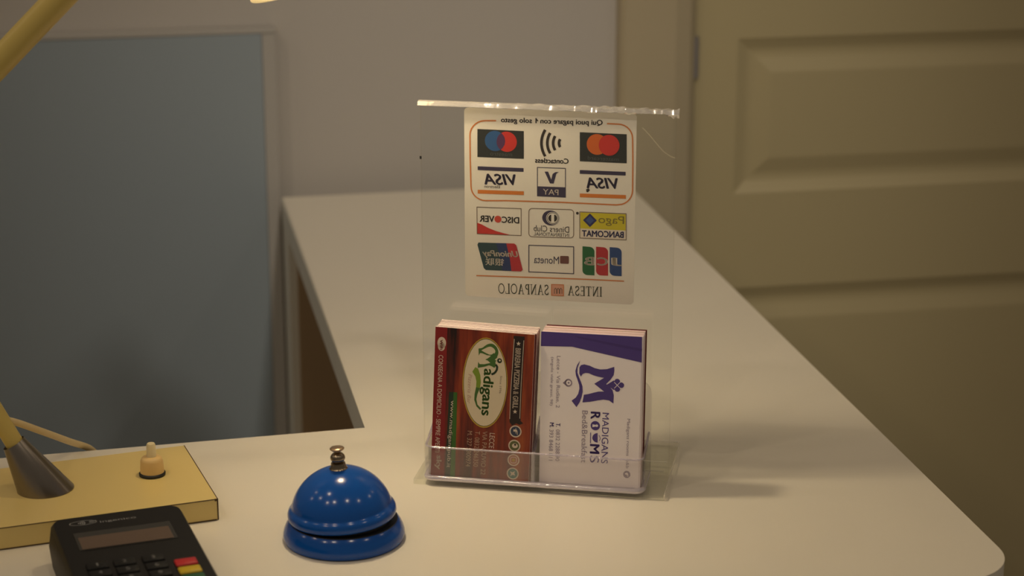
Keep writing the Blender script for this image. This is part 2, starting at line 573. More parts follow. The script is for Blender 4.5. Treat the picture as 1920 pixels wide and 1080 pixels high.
STICKER = [
 ('L', 'border_line', 'orange', 1, 0.73, [(40.08, 196.5), (34.03, 196.27), (32.24, 196.01), (30.53, 195.37), (28.99, 194.38), (27.71, 193.09), (26.73, 191.58), (26.13, 189.9), (25.91, 188.15), (25.98, 174.62), (26.21, 164.38), (26.33, 160.13), (26.53, 158.37), (27.12, 156.72), (28.09, 155.25), (29.37, 154.05), (30.92, 153.17), (32.64, 152.66), (34.45, 152.54), (45.79, 153.05), (74.68, 153.48), (104.75, 153.38), (106.17, 153.59), (107.82, 153.86), (109.37, 154.51), (110.76, 155.51), (111.91, 156.81), (112.77, 158.34), (113.28, 160.02), (113.44, 161.77), (113.31, 178.25), (112.98, 189.72), (112.77, 191.43), (112.18, 193.04), (111.25, 194.47), (110.03, 195.64), (108.57, 196.5), (106.96, 197.01), (105.26, 197.14), (99.34, 197.2)]),
 ('T', 'heading_text', 'ink', 1, 'Qui puoi pagare con 1 solo gesto', (69.87, 197.0), 54.41, 3.73, 0.53, 'mb'),
 ('P', 'heading_text', 'ink', 1.1, [(61.51, 198.33), (61.91, 198.34), (62.8, 197.37), (62.6, 196.99), (61.57, 197.47)]),
 ('P', 'payment_logo', 'black', 1, [(29.98, 191.64), (55.0, 191.46), (55.03, 176.41), (29.91, 176.39)]),
 ('C', 'payment_logo', 'blue', 2, (39.48, 185.5), 5.48, 5.52),
 ('C', 'payment_logo', 'red', 2, (45.82, 185.32), 5.47, 5.51),
 ('P', 'payment_logo', 'plum', 3, [(42.7, 190.07), (43.47, 189.42), (44.1, 188.63), (44.57, 187.73), (44.86, 186.74), (44.95, 185.72), (44.85, 184.68), (44.57, 183.67), (44.1, 182.73), (43.46, 181.89), (42.69, 181.17), (42.59, 180.73), (41.82, 181.38), (41.19, 182.18), (40.72, 183.08), (40.44, 184.07), (40.34, 185.1), (40.44, 186.13), (40.73, 187.14), (41.2, 188.08), (41.83, 188.92), (42.61, 189.64)]),
 ('T', 'payment_logo', 'greytext', 2, 'maestro', (42.78, 178.37), 11.83, 1.75, -0.46, 'm'),
 ('L', 'contactless_symbol', 'ink', 1, 1.45, [(74.52, 183.6), (74.28, 184.03), (74.1, 184.49), (73.97, 184.97), (73.91, 185.47), (73.91, 185.97), (73.96, 186.47), (74.08, 186.96), (74.26, 187.43), (74.49, 187.88)]),
 ('L', 'contactless_symbol', 'ink', 1, 1.45, [(71.87, 181.81), (71.44, 182.58), (71.11, 183.4), (70.89, 184.26), (70.78, 185.15), (70.77, 186.04), (70.88, 186.93), (71.09, 187.81), (71.41, 188.65), (71.82, 189.45)]),
 ('L', 'contactless_symbol', 'ink', 1, 1.46, [(69.21, 180.02), (68.6, 181.13), (68.12, 182.31), (67.8, 183.55), (67.64, 184.82), (67.63, 186.11), (67.79, 187.4), (68.09, 188.66), (68.55, 189.87), (69.15, 191.03)]),
 ('L', 'contactless_symbol', 'ink', 1, 1.46, [(66.55, 178.22), (65.74, 179.67), (65.13, 181.22), (64.71, 182.84), (64.5, 184.5), (64.49, 186.18), (64.69, 187.86), (65.1, 189.51), (65.7, 191.09), (66.48, 192.6)]),
 ('T', 'contactless_symbol', 'ink', 1, 'Contactless', (70.09, 176.02), 18.04, 2.9, 0.54, 'mb'),
 ('P', 'payment_logo#1', 'black', 1, [(84.95, 192.06), (109.85, 191.89), (110.09, 176.24), (85.1, 176.35)]),
 ('C', 'payment_logo#1', 'orange2', 2, (94.24, 185.82), 5.53, 5.61),
 ('C', 'payment_logo#1', 'red', 3, (100.62, 185.64), 5.52, 5.61),
 ('T', 'payment_logo#1', 'greytext', 2, 'mastercard', (97.58, 178.32), 16.47, 2.02, -0.64, 'm'),
 ('P', 'payment_logo#2', 'navy', 1, [(30.03, 171.28), (54.89, 171.31), (54.89, 169.27), (30.02, 169.24)]),
 ('T', 'payment_logo#2', 'navy', 1, 'VISA', (42.17, 164.56), 17.09, 6.15, 1.01, 'mbi'),
 ('P', 'payment_logo#2', 'orange3', 1, [(29.97, 158.38), (55.06, 158.61), (55.06, 156.55), (29.96, 156.32)]),
 ('T', 'payment_logo#2', 'ink', 1, 'Electron', (37.82, 160.49), 8.42, 1.62, 0.52, 'm'),
 ('P', 'payment_logo#3', 'navy', 1, [(85.14, 171.58), (109.6, 171.6), (109.63, 169.58), (85.16, 169.55)]),
 ('T', 'payment_logo#3', 'navy', 1, 'VISA', (97.18, 164.91), 16.81, 6.09, 1.01, 'mbi'),
 ('P', 'payment_logo#3', 'orange3', 1, [(85.26, 158.78), (109.93, 159.0), (109.97, 156.97), (85.28, 156.73)]),
 ('P', 'payment_logo#3', 'ink', 1, [(88.67, 161.26), (90.09, 161.76), (90.67, 160.77), (89.54, 159.55), (88.83, 159.81)]),
 ('L', 'payment_logo#4', 'navy', 1, 0.39, [(62.37, 172.06), (77.42, 172.12), (77.54, 156.39), (62.42, 156.44), (62.37, 172.06)]),
 ('P', 'payment_logo#4', 'navy', 1, [(62.41, 161.71), (77.5, 161.79), (77.54, 156.39), (62.42, 156.44)]),
 ('P', 'payment_logo#4', 'navy', 1, [(66.26, 169.9), (68.12, 169.98), (69.87, 165.69), (70.57, 168.78), (72.0, 169.85), (74.0, 170.0), (72.57, 169.01), (71.17, 163.56), (69.16, 163.61)]),
 ('T', 'payment_logo#4', 'white', 2, 'PAY', (69.61, 158.89), 8.34, 3.07, -0.47, 'm'),
 ('L', 'payment_logo#5', 'brownline', 1, 0.37, [(29.48, 148.77), (53.62, 148.99), (53.64, 134.05), (29.56, 133.93), (29.48, 148.77)]),
 ('P', 'payment_logo#5', 'red', 1, [(29.73, 140.04), (32.07, 139.26), (35.57, 137.49), (39.95, 135.92), (44.03, 134.93), (47.82, 134.13), (29.7, 134.09)]),
 ('T', 'payment_logo#5', 'ink', 1, 'DISC', (47.82, 142.45), 9.6, 3.55, 0.03, 'mb'),
 ('T', 'payment_logo#5', 'ink', 1, 'VER', (35.0, 142.51), 8.17, 3.56, 0.6, 'mb'),
 ('C', 'payment_logo#5', 'red2', 1, (40.98, 142.58), 1.9, 1.93),
 ('L', 'payment_logo#6', 'brownline', 1, 0.37, [(80.32, 149.67), (80.98, 149.55), (81.54, 149.18), (81.92, 148.61), (82.05, 147.94), (82.16, 135.87), (82.03, 135.19), (81.66, 134.6), (81.1, 134.21), (80.44, 134.06), (59.6, 133.69), (58.93, 133.82), (58.37, 134.19), (57.99, 134.76), (57.85, 135.44), (57.82, 147.56), (57.96, 148.24), (58.33, 148.82), (58.89, 149.21), (59.56, 149.36), (80.32, 149.67)]),
 ('C', 'payment_logo#6', 'navy', 1, (69.69, 144.58), 4.62, 4.13),
 ('C', 'payment_logo#6', 'paper', 2, (70.7, 144.56), 3.46, 3.39),
 ('C', 'payment_logo#6', 'ink', 2.5, (70.7, 144.56), 3.18, 3.12),
 ('C', 'payment_logo#6', 'paper', 3, (70.76, 144.57), 2.83, 2.77),
 ('P', 'payment_logo#6', 'ink', 4, [(70.01, 142.5), (69.35, 142.71), (68.81, 143.15), (68.46, 143.75), (68.33, 144.45), (68.45, 145.16), (68.8, 145.8), (69.34, 146.29), (69.99, 146.56)]),
 ('P', 'payment_logo#6', 'ink', 4, [(71.56, 146.63), (72.22, 146.42), (72.76, 145.98), (73.11, 145.38), (73.24, 144.68), (73.12, 143.97), (72.78, 143.33), (72.24, 142.85), (71.58, 142.57)]),
 ('T', 'payment_logo#6', 'ink', 1, 'Diners Club', (70.07, 138.54), 19.23, 3.4, 0.09, 'ms'),
 ('T', 'payment_logo#6', 'ink', 1, 'INTERNATIONAL', (70.09, 135.44), 19.24, 1.93, 0.11, 'ms'),
 ('P', 'payment_logo#7', 'white2', 0.6, [(85.35, 148.68), (110.23, 148.81), (110.46, 134.44), (85.48, 134.26)]),
 ('P', 'payment_logo#7', 'yellow', 1, [(85.64, 148.4), (109.95, 148.5), (110.09, 139.57), (85.72, 139.58)]),
 ('L', 'payment_logo#7', 'brownline', 2, 0.34, [(85.35, 148.68), (110.23, 148.81), (110.46, 134.44), (85.48, 134.26), (85.35, 148.68)]),
 ('P', 'payment_logo#7', 'navy2', 2, [(90.81, 148.06), (94.58, 144.42), (90.89, 140.57), (87.12, 144.21)]),
 ('P', 'payment_logo#7', 'midblue', 3, [(90.82, 146.74), (93.14, 144.35), (90.87, 142.04), (88.55, 144.28)]),
 ('T', 'payment_logo#7', 'olive', 2, 'Pago', (102.3, 144.48), 13.72, 5.57, 0.24, 'm'),
 ('T', 'payment_logo#7', 'navy2', 2, 'BANCOMAT', (97.87, 137.07), 22.52, 3.54, 0.51, 'mb'),
 ('C', 'payment_logo#7', 'ink', 1, (84.07, 147.89), 0.75, 0.76),
 ('P', 'payment_logo#8', 'teal', 1, [(30.27, 129.05), (41.69, 129.31), (43.43, 122.23), (45.18, 113.93), (34.32, 113.82), (33.14, 114.81), (29.67, 127.82)]),
 ('P', 'payment_logo#8', 'unionblue', 2, [(39.93, 129.28), (45.77, 129.42), (47.52, 122.43), (48.99, 113.97), (43.42, 113.9), (42.26, 120.67)]),
 ('P', 'payment_logo#8', 'red3', 3, [(45.48, 129.4), (49.86, 129.47), (51.03, 128.57), (54.54, 115.01), (53.67, 114.06), (48.4, 113.94), (47.52, 120.94)]),
 ('T', 'payment_logo#8', 'white', 4, 'UnionPay', (42.1, 122.99), 19.61, 4.49, 0.68, 'mbi'),
 ('T', 'payment_logo#8', 'white', 4, '银联', (39.17, 118.65), 10.26, 4.05, 0.39, 'm'),
 ('L', 'payment_logo#9', 'navy', 1, 0.46, [(57.87, 128.91), (82.21, 129.22), (82.34, 114.2), (57.9, 113.98), (57.87, 128.91)]),
 ('P', 'payment_logo#9', 'brown', 1, [(79.07, 123.88), (79.3, 123.84), (79.48, 123.72), (79.61, 123.53), (79.66, 123.3), (79.68, 120.18), (79.64, 119.95), (79.52, 119.75), (79.33, 119.62), (79.11, 119.57), (75.48, 119.5), (75.26, 119.54), (75.07, 119.66), (74.95, 119.85), (74.9, 120.08), (74.88, 123.21), (74.92, 123.44), (75.05, 123.63), (75.23, 123.76), (75.45, 123.81)]),
 ('T', 'payment_logo#9', 'navy', 1, 'Moneta', (67.48, 121.2), 13.66, 4.18, 0.39, 'm'),
 ('P', 'payment_logo#10', 'green', 1, [(86.97, 129.75), (90.57, 129.63), (91.46, 129.54), (92.27, 129.2), (92.91, 128.64), (93.33, 127.92), (93.48, 127.11), (93.63, 113.88), (90.01, 113.85), (89.12, 113.93), (88.31, 114.27), (87.66, 114.83), (87.25, 115.56), (87.1, 116.38)]),
 ('P', 'payment_logo#10', 'red3', 1, [(94.31, 129.88), (97.91, 129.76), (98.8, 129.68), (99.6, 129.34), (100.24, 128.78), (100.66, 128.06), (100.81, 127.24), (100.98, 114.04), (97.38, 114.0), (96.49, 114.08), (95.68, 114.42), (95.03, 114.98), (94.61, 115.71), (94.46, 116.53)]),
 ('P', 'payment_logo#10', 'blue2', 1, [(101.64, 130.02), (105.23, 129.9), (106.11, 129.81), (106.92, 129.47), (107.56, 128.92), (107.98, 128.2), (108.13, 127.38), (108.32, 114.19), (104.73, 114.15), (103.84, 114.24), (103.03, 114.58), (102.38, 115.14), (101.97, 115.86), (101.81, 116.68)]),
 ('T', 'payment_logo#10', 'white', 2, 'B', (90.73, 121.7), 5.63, 4.6, 1.38, 'mb'),
 ('T', 'payment_logo#10', 'white', 2, 'C', (97.93, 121.83), 5.9, 4.6, 1.45, 'mb'),
 ('T', 'payment_logo#10', 'white', 2, 'J', (105.62, 122.01), 6.03, 4.59, 1.49, 'mb'),
 ('L', 'divider_line', 'orange', 1, 0.63, [(29.0, 110.39), (60.39, 110.96), (89.46, 111.43), (109.66, 111.44)]),
 ('T', 'bank_name', 'green3', 1, 'INTESA', (88.5, 104.72), 18.56, 5.7, 0.74, 'mS'),
 ('T', 'bank_name', 'green3', 1, 'SANPAOLO', (54.89, 104.06), 27.69, 6.03, 1.17, 'mS'),
 ('P', 'bank_name', 'pinklogo', 1, [(70.32, 107.58), (76.87, 107.69), (76.91, 101.47), (70.36, 101.42)]),
 ('L', 'bank_name', 'orange', 2, 0.43, [(70.32, 107.58), (76.87, 107.69), (76.91, 101.47), (70.36, 101.42), (70.32, 107.58)]),
 ('L', 'bank_name', 'brownline', 2, 0.34, [(71.95, 102.41), (71.94, 104.81), (72.52, 105.6), (73.11, 104.88), (73.12, 102.47)]),
 ('L', 'bank_name', 'brownline', 2, 0.34, [(73.41, 102.49), (73.4, 104.89), (73.97, 105.67), (74.56, 104.95), (74.58, 102.55)]),
 ('L', 'bank_name', 'brownline', 2, 0.34, [(74.87, 102.56), (74.85, 104.97), (75.43, 105.75), (76.02, 105.03), (76.03, 102.63)]),
]
PUB_CARD = [
 ('P', 'red_band', 'deepred', 1, [(0.0, 83.5), (6.59, 83.47), (7.31, 0.03), (-0.0, 0.0)]),
 ('C', 'wifi_badge', 'cream', 2, (3.69, 74.83), 2.34, 3.25),
 ('C', 'wifi_badge', 'cream', 2, (3.62, 72.76), 1.9, 2.36),
 ('T', 'wifi_badge', 'deepred', 3, 'WiFi', (3.51, 73.79), 5.61, 1.46, -89.39, 'b'),
 ('T', 'delivery_text', 'cream', 2, 'CONSEGNA A DOMICILIO - SEMPRE APERTI', (3.33, 40.84), 54.37, 2.48, -90.36, ''),
 ('T', 'delivery_text', 'cream', 2, 'sky', (3.88, 7.96), 7.98, 3.79, -91.04, 'b'),
 ('P', 'web_strip', 'darkgreen', 1, [(8.62, 47.96), (11.1, 48.12), (10.83, -0.24), (7.91, -0.25)]),
 ('P', 'web_strip', 'leafgreen', 1.1, [(11.1, 48.12), (13.14, 48.1), (13.45, -0.2), (10.83, -0.24)]),
 ('T', 'web_strip', 'cream', 2, 'www.madiganspub.it', (9.99, 24.46), 37.83, 2.62, -91.65, ''),
 ('C', 'oval_logo', 'gold', 2, (28.08, 54.75), 12.35, 25.07),
 ('C', 'oval_logo', 'darkgreen', 2.2, (28.14, 54.82), 11.83, 24.33),
 ('C', 'oval_logo', 'cream2', 2.4, (28.14, 54.82), 11.6, 24.04),
 ('P', 'oval_logo', 'madgreen', 3, [(23.87, 73.33), (24.34, 73.54), (25.15, 73.72), (25.97, 74.03), (26.7, 74.59), (27.43, 75.29), (28.17, 75.87), (28.92, 76.28), (29.67, 76.57), (30.4, 76.72), (31.09, 76.7), (31.76, 76.54), (32.39, 76.25), (32.98, 75.82), (33.54, 75.26), (34.0, 74.63), (34.36, 73.91), (34.64, 73.13), (34.78, 72.38), (34.77, 71.67), (34.64, 70.98), (34.44, 70.35), (34.18, 69.77), (33.87, 69.26), (33.5, 68.87), (33.03, 68.6), (32.51, 68.47), (32.11, 68.5), (31.87, 68.73), (31.75, 69.14), (31.78, 69.63), (32.04, 70.23), (32.45, 70.92), (32.78, 71.55), (32.98, 72.03), (33.09, 72.44), (33.08, 72.85), (32.9, 73.31), (32.58, 73.77), (32.18, 74.18), (31.67, 74.54), (31.06, 74.84), (30.46, 75.0), (29.91, 74.97), (29.37, 74.81), (28.78, 74.56), (28.11, 74.2), (27.39, 73.76), (26.7, 73.35), (26.05, 72.94), (25.43, 72.56), (24.9, 72.39), (24.38, 72.57), (23.96, 72.97)]),
 ('P', 'oval_logo', 'madgreen', 3.1, [(23.87, 73.48), (24.6, 72.94), (27.76, 71.4), (30.06, 70.53), (31.18, 70.74), (32.27, 71.66), (33.71, 70.88), (34.33, 69.49), (32.97, 67.97), (33.97, 67.6), (33.29, 66.85), (33.78, 65.16), (33.13, 63.68), (31.67, 64.89), (30.21, 66.38), (29.19, 67.24), (27.76, 67.67), (29.14, 68.47), (30.24, 69.39), (30.78, 70.08), (28.66, 70.16), (26.08, 71.02), (24.81, 71.0), (24.16, 69.47)]),
 ('P', 'oval_logo', 'madgreen', 3.2, [(23.99, 66.16), (24.83, 64.92), (27.43, 65.07), (29.94, 65.85), (31.63, 66.09), (33.38, 64.56), (32.85, 63.52), (31.41, 64.3), (29.99, 64.7), (27.76, 63.8), (23.84, 62.71)]),
 ('L', 'oval_logo', 'darkgreen', 3.25, 1.14, [(33.63, 65.43), (34.43, 64.19), (34.29, 62.61), (33.5, 61.13), (32.55, 60.27), (31.43, 59.8)]),
 ('C', 'oval_logo', 'darkgreen', 3.2, (35.57, 67.7), 1.33, 1.35),
 ('C', 'oval_logo', 'cream2', 3.4, (35.74, 67.85), 0.46, 0.47),
 ('T', 'oval_logo', 'madgreen', 3.1, 'adigans', (28.98, 49.67), 26.18, 7.49, -91.4, 'b'),
 ('P', 'oval_logo', 'lime', 3, [(22.52, 63.04), (20.98, 60.38), (22.7, 57.92), (23.39, 55.19), (23.31, 52.03), (25.46, 51.57), (25.85, 54.95), (25.39, 58.87), (24.1, 62.34)]),
 ('P', 'oval_logo', 'madgreen', 3.05, [(23.31, 52.03), (22.67, 48.05), (22.59, 44.88), (23.89, 41.41), (25.9, 39.57), (26.65, 40.21), (24.43, 42.43), (23.74, 45.35), (24.23, 48.14), (25.46, 51.57)]),
 ('T', 'oval_logo', 'pinktext', 3, 'Pizzeria Bar', (19.81, 50.72), 16.49, 2.03, -90.43, 'i'),
 ('T', 'oval_logo', 'greybrown', 3, 'Since 1996', (36.67, 54.55), 9.69, 1.15, -91.33, ''),
 ('P', 'name_banner', 'blackbrown', 1, [(42.73, 82.0), (48.61, 82.03), (48.28, 35.52), (49.76, 34.16), (47.79, 33.15), (46.04, 33.91), (43.79, 32.59), (42.3, 34.25), (42.29, 50.35)]),
 ('L', 'name_banner', 'cream', 2, 0.28, [(43.08, 80.27), (42.29, 50.35), (42.38, 36.01)]),
 ('L', 'name_banner', 'cream', 2, 0.28, [(48.26, 79.97), (47.81, 56.54), (47.81, 36.66)]),
 ('T', 'name_banner', 'cream', 2, 'BIRRERIA PIZZERIA & GRILL', (45.22, 58.73), 33.38, 3.01, -90.64, 'b'),
 ('P', 'name_banner', 'cream', 2, [(45.41, 79.22), (45.76, 78.37), (46.67, 78.38), (45.98, 77.77), (46.26, 76.89), (45.48, 77.36), (44.74, 76.8), (44.95, 77.71), (44.22, 78.25), (45.13, 78.34)]),
 ('P', 'name_banner', 'cream', 2, [(45.05, 41.6), (45.4, 40.75), (46.31, 40.77), (45.62, 40.15), (45.89, 39.27), (45.12, 39.73), (44.38, 39.17), (44.59, 40.08), (43.86, 40.61), (44.76, 40.71)]),
 ('C', 'social_icon', 'cream', 2, (45.78, 29.36), 3.3, 3.36),
 ('C', 'social_icon', 'iconnavy', 2.3, (45.78, 29.36), 2.67, 2.71),
 ('C', 'social_icon#1', 'cream', 2, (45.49, 21.3), 3.3, 3.36),
 ('C', 'social_icon#1', 'iconolive', 2.3, (45.49, 21.3), 2.67, 2.71),
 ('C', 'social_icon#2', 'cream', 2, (45.35, 13.25), 3.3, 3.36),
 ('C', 'social_icon#2', 'iconred', 2.3, (45.35, 13.25), 2.67, 2.71),
 ('C', 'social_icon#3', 'cream', 2, (45.2, 5.64), 3.3, 3.36),
 ('C', 'social_icon#3', 'iconteal', 2.3, (45.2, 5.64), 2.67, 2.71),
 ('T', 'social_icon', 'cream', 3, 'f', (45.78, 29.36), 3.8, 2.3, -87.93, ''),
 ('C', 'social_icon#1', 'cream', 3, (45.78, 21.32), 1.58, 1.31),
 ('C', 'social_icon#1', 'blackbrown', 3.3, (45.9, 21.91), 0.57, 0.58),
 ('L', 'social_icon#2', 'cream', 3, 0.34, [(46.01, 14.9), (46.34, 14.86), (46.63, 14.69), (46.83, 14.42), (46.9, 14.09), (46.96, 12.63), (46.9, 12.29), (46.73, 12.0), (46.46, 11.79), (46.13, 11.7), (44.7, 11.59), (44.37, 11.64), (44.08, 11.81), (43.88, 12.08), (43.81, 12.41), (43.75, 13.87), (43.81, 14.21), (43.98, 14.5), (44.25, 14.71), (44.58, 14.8), (46.01, 14.9)]),
 ('C', 'social_icon#2', 'gold', 3, (45.35, 13.25), 0.86, 0.88),
 ('P', 'social_icon#3', 'cream', 3, [(43.58, 6.83), (45.03, 6.35), (46.44, 7.19), (46.05, 5.84), (46.67, 4.72), (45.23, 4.91), (43.82, 4.07), (44.35, 5.43)]),
 ('T', 'contact_text', 'cream', 2, 'LECCE', (33.05, 22.94), 8.53, 2.88, -91.8, ''),
 ('T', 'contact_text#1', 'cream3', 2, 'VIA PACUVIO 22', (28.98, 15.61), 24.38, 2.6, -90.63, ''),
 ('T', 'contact_text#2', 'cream3', 2, 'T. 0832 246350', (24.86, 17.53), 20.01, 2.6, -91.23, ''),
 ('T', 'contact_text#3', 'cream3', 2, 'M. 327 5300974', (20.67, 17.24), 20.03, 2.61, -91.23, ''),
]
ROOMS_CARD = [
 ('P', 'purple_band', 'purple', 1, [(0.0, 83.5), (54.0, 83.5), (54.15, 69.51), (16.79, 76.03), (-0.12, 75.47)]),
 ('P', 'purple_band', 'purple2', 1.3, [(17.22, 82.25), (54.2, 77.02), (54.1, 75.58), (36.11, 78.19), (20.15, 80.93)]),
 ('P', 'letter_logo', 'purple', 1, [(20.91, 64.89), (21.64, 66.21), (23.42, 66.76), (26.5, 66.15), (29.07, 65.04), (32.14, 64.48), (35.69, 64.87), (39.56, 66.34), (39.67, 64.04), (39.33, 61.72), (37.63, 59.07), (35.41, 56.64), (37.22, 55.45), (38.96, 53.49), (39.65, 50.69), (39.52, 46.21), (37.19, 47.73), (34.12, 48.02), (31.08, 47.39), (27.01, 46.4), (22.83, 45.8), (23.59, 50.09), (25.88, 50.57), (28.92, 51.56), (31.45, 52.31), (34.41, 52.47), (29.05, 56.46), (34.2, 59.97), (31.23, 60.43), (28.67, 61.02), (26.09, 62.02), (24.3, 62.13), (22.78, 61.54), (21.7, 59.94), (20.89, 61.55)]),
 ('P', 'letter_logo', 'purple', 1.2, [(21.27, 68.76), (19.6, 66.11), (18.76, 62.98), (19.08, 60.42), (19.95, 58.15), (20.89, 55.36), (21.1, 53.31), (20.5, 50.44), (19.27, 48.3), (16.96, 46.36), (19.66, 42.99), (21.39, 45.83), (22.34, 48.73), (22.88, 51.6), (22.7, 54.68), (21.88, 56.96), (20.79, 59.48), (19.86, 62.01), (19.89, 64.58)]),
 ('C', 'letter_logo', 'purple', 1.4, (41.36, 58.39), 1.5, 1.51),
 ('C', 'letter_logo', 'purple', 1.4, (43.54, 56.55), 1.5, 1.51),
 ('C', 'letter_logo', 'purple', 1.4, (41.47, 54.29), 1.5, 1.52),
 ('P', 'letter_logo', 'purple', 1.3, [(35.73, 56.3), (39.41, 58.9), (41.48, 57.73), (42.78, 56.51), (41.55, 55.16), (39.56, 53.67)]),
 ('L', 'letter_logo', 'paper2', 2, 0.31, [(39.69, 57.99), (43.34, 54.49)]),
 ('L', 'letter_logo', 'paper2', 2, 0.31, [(39.79, 54.56), (43.23, 58.49)]),
 ('T', 'name_text', 'purple', 1, 'MADIGANS', (35.44, 26.78), 28.08, 3.63, -90.5, ''),
 ('T', 'name_text', 'purple', 1, 'R', (30.02, 38.96), 4.27, 5.22, -90.43, 'b'),
 ('C', 'name_text', 'purple', 1, (30.04, 33.35), 2.53, 2.56),
 ('C', 'name_text', 'paper2', 2, (30.82, 33.42), 0.7, 0.71),
 ('P', 'name_text', 'paper2', 2, [(30.67, 33.77), (30.69, 33.03), (28.52, 32.46), (28.48, 34.08)]),
 ('P', 'name_text', 'purple', 1, [(31.37, 29.24), (31.37, 29.38), (30.26, 29.12), (29.33, 28.48), (28.72, 27.58), (28.53, 26.55), (28.78, 25.55), (29.43, 24.72), (30.39, 24.2), (31.51, 24.07), (31.51, 24.07)]),
 ('L', 'name_text', 'purple', 1, 0.4, [(27.58, 29.45), (27.59, 23.54)]),
 ('L', 'name_text', 'purple', 1, 0.29, [(32.13, 28.25), (32.9, 26.52), (32.36, 25.01)]),
 ('T', 'name_text', 'purple', 1, 'M', (29.93, 20.42), 5.34, 5.24, -90.05, 'b'),
 ('T', 'name_text', 'purple', 1, 'S', (29.91, 14.63), 3.86, 4.96, -89.78, ''),
 ('T', 'name_text', 'purplegrey', 1, 'Bed&Breakfast', (24.28, 26.85), 29.03, 3.06, -90.27, ''),
 ('C', 'map_pin', 'purplegrey', 1, (15.09, 56.15), 2.04, 2.14),
 ('P', 'map_pin', 'purplegrey', 1, [(12.02, 55.91), (14.31, 58.02), (14.41, 54.06)]),
 ('C', 'map_pin', 'paper2', 2, (15.23, 56.16), 1.31, 1.32),
 ('C', 'map_pin', 'purplegrey', 3, (15.23, 56.16), 0.53, 0.53),
 ('T', 'address_text', 'purplegrey', 1, 'Lecce - Via Rudiae, 2', (9.46, 56.26), 28.51, 2.34, -90.16, ''),
 ('T', 'address_text', 'purplegrey', 1, '(angolo viale grassi, 98)', (6.01, 56.38), 26.78, 1.9, -90.6, ''),
 ('T', 'phone_text', 'purple', 1, 'T.', (9.9, 32.42), 2.08, 2.35, -90.31, 'b'),
 ('T', 'phone_text', 'purplegrey', 1, '0832 2288 90', (9.82, 21.11), 17.57, 2.21, -90.13, ''),
 ('T', 'phone_text', 'purple', 1, 'M.', (6.48, 32.22), 2.68, 2.35, -91.87, 'b'),
 ('T', 'phone_text', 'purplegrey', 1, '393 8468 811', (6.21, 21.04), 17.3, 2.21, -90.68, ''),
 ('T', 'page_text', 'purplegrey', 1, 'Madigans rooms  b&b', (47.61, 24.57), 27.42, 2.17, -90.11, ''),
 ('C', 'page_text', 'purplegrey', 1, (47.54, 7.44), 1.94, 1.99),
 ('T', 'page_text', 'paper2', 2, 'f', (47.51, 7.44), 2.67, 1.74, -89.55, ''),
]
# ================================================================== the room
bm = bmesh.new()
box(bm, (-2.6, -1.2, -.05), (3.2, 1.9, 0))
tag(obj('floor', bm, M['floor']), 'brown tiled floor below the counter', kind='structure')
YW = 1.750
bm = bmesh.new()
box(bm, (-2.6, YW, 0), (.441, YW + .12, 2.75))
box(bm, (1.388, YW, 0), (3.2, YW + .12, 2.75))
box(bm, (.441, YW, 2.16), (1.388, YW + .12, 2.75))
tag(obj('wall_back', bm, M['wall']), 'pinkish grey painted wall behind the counter', kind='structure')
# door casing
bm = bmesh.new()
prof = [(.4273, YW - .016), (.4303, YW - .021), (.474, YW - .023), (.4878, YW - .019), (.4938, YW - .012), (.4938, YW + .05), (.4412, YW + .05), (.4412, YW - .0002), (.4273, YW - .0002)]
prism(bm, prof, 0, 2.22)
prism(bm, [(1.829 - p[0], p[1]) for p in prof], 0, 2.22)
box(bm, (.4938, YW - .021, 2.15), (1.3352, YW - .0002, 2.22))
tag(obj('trim_1', bm, M['casing']), 'tan painted door casing between wall and door', kind='structure')

# panelled door: a leaf with sunk fields framed by mouldings
DX0, DX1, DZ1 = .4958, 1.3335, 2.148
yf = YW - .006                              # face of the stiles and rails


def field(bm, x0, z0, x1, z1):
    """one sunk panel: frame lip, ogee slope, flat ground, raised centre"""
    steps = [(0, 0), (.004, .0020), (.010, .0045), (.014, .0050), (.018, .0046), (.030, .0012), (.032, .001)]
    rings = []
    for ins, dep in steps:
        rings.append([bm.verts.new(p) for p in ((x0 + ins, yf + dep, z0 + ins), (x1 - ins, yf + dep, z0 + ins), (x1 - ins, yf + dep, z1 - ins), (x0 + ins, yf + dep, z1 - ins))])
    for a, b in zip(rings, rings[1:]):
        for i in range(4):
            bm.faces.new((a[i], a[(i + 1) % 4], b[(i + 1) % 4], b[i]))
    bm.faces.new(rings[-1])


fields = [(Z0 - .0211, Z0 + .1162), (Z0 + .207, Z0 + .62), (Z0 + .72, Z0 + 1.0), (Z0 - .56, Z0 - .1073), (Z0 - .90, Z0 - .66)]
bm = bmesh.new()
box(bm, (DX0, yf + .014, .008), (DX1, yf + .044, DZ1))
xs0, xs1 = DX0 + .038, DX1 - .038
box(bm, (DX0, yf, .008), (xs0, yf + .0141, DZ1))
box(bm, (xs1, yf, .008), (DX1, yf + .0141, DZ1))
zs = sorted(fields)
prev = .008
for z0, z1 in zs:
    box(bm, (xs0, yf, prev), (xs1, yf + .0141, z0))
    prev = z1
box(bm, (xs0, yf, prev), (xs1, yf + .0141, DZ1))
door = tag(obj('door_1', bm, M['door']), 'olive beige panelled door to the right of the counter', kind='structure')
for z0, z1 in zs:
    bm = bmesh.new()
    field(bm, xs0, z0, xs1, z1)
    obj('door_panel', bm, M['door'], door)
for hz in (Z0 + .102, .28, 1.95):
    bm = tube([(DX0 - .001, yf - .003, hz - .018), (DX0 - .001, yf - .003, hz + .018)], .0032, 12)
    obj('hinge', bm, M['hinge'], door, 40)['label'] = 'small grey metal hinge knuckle'

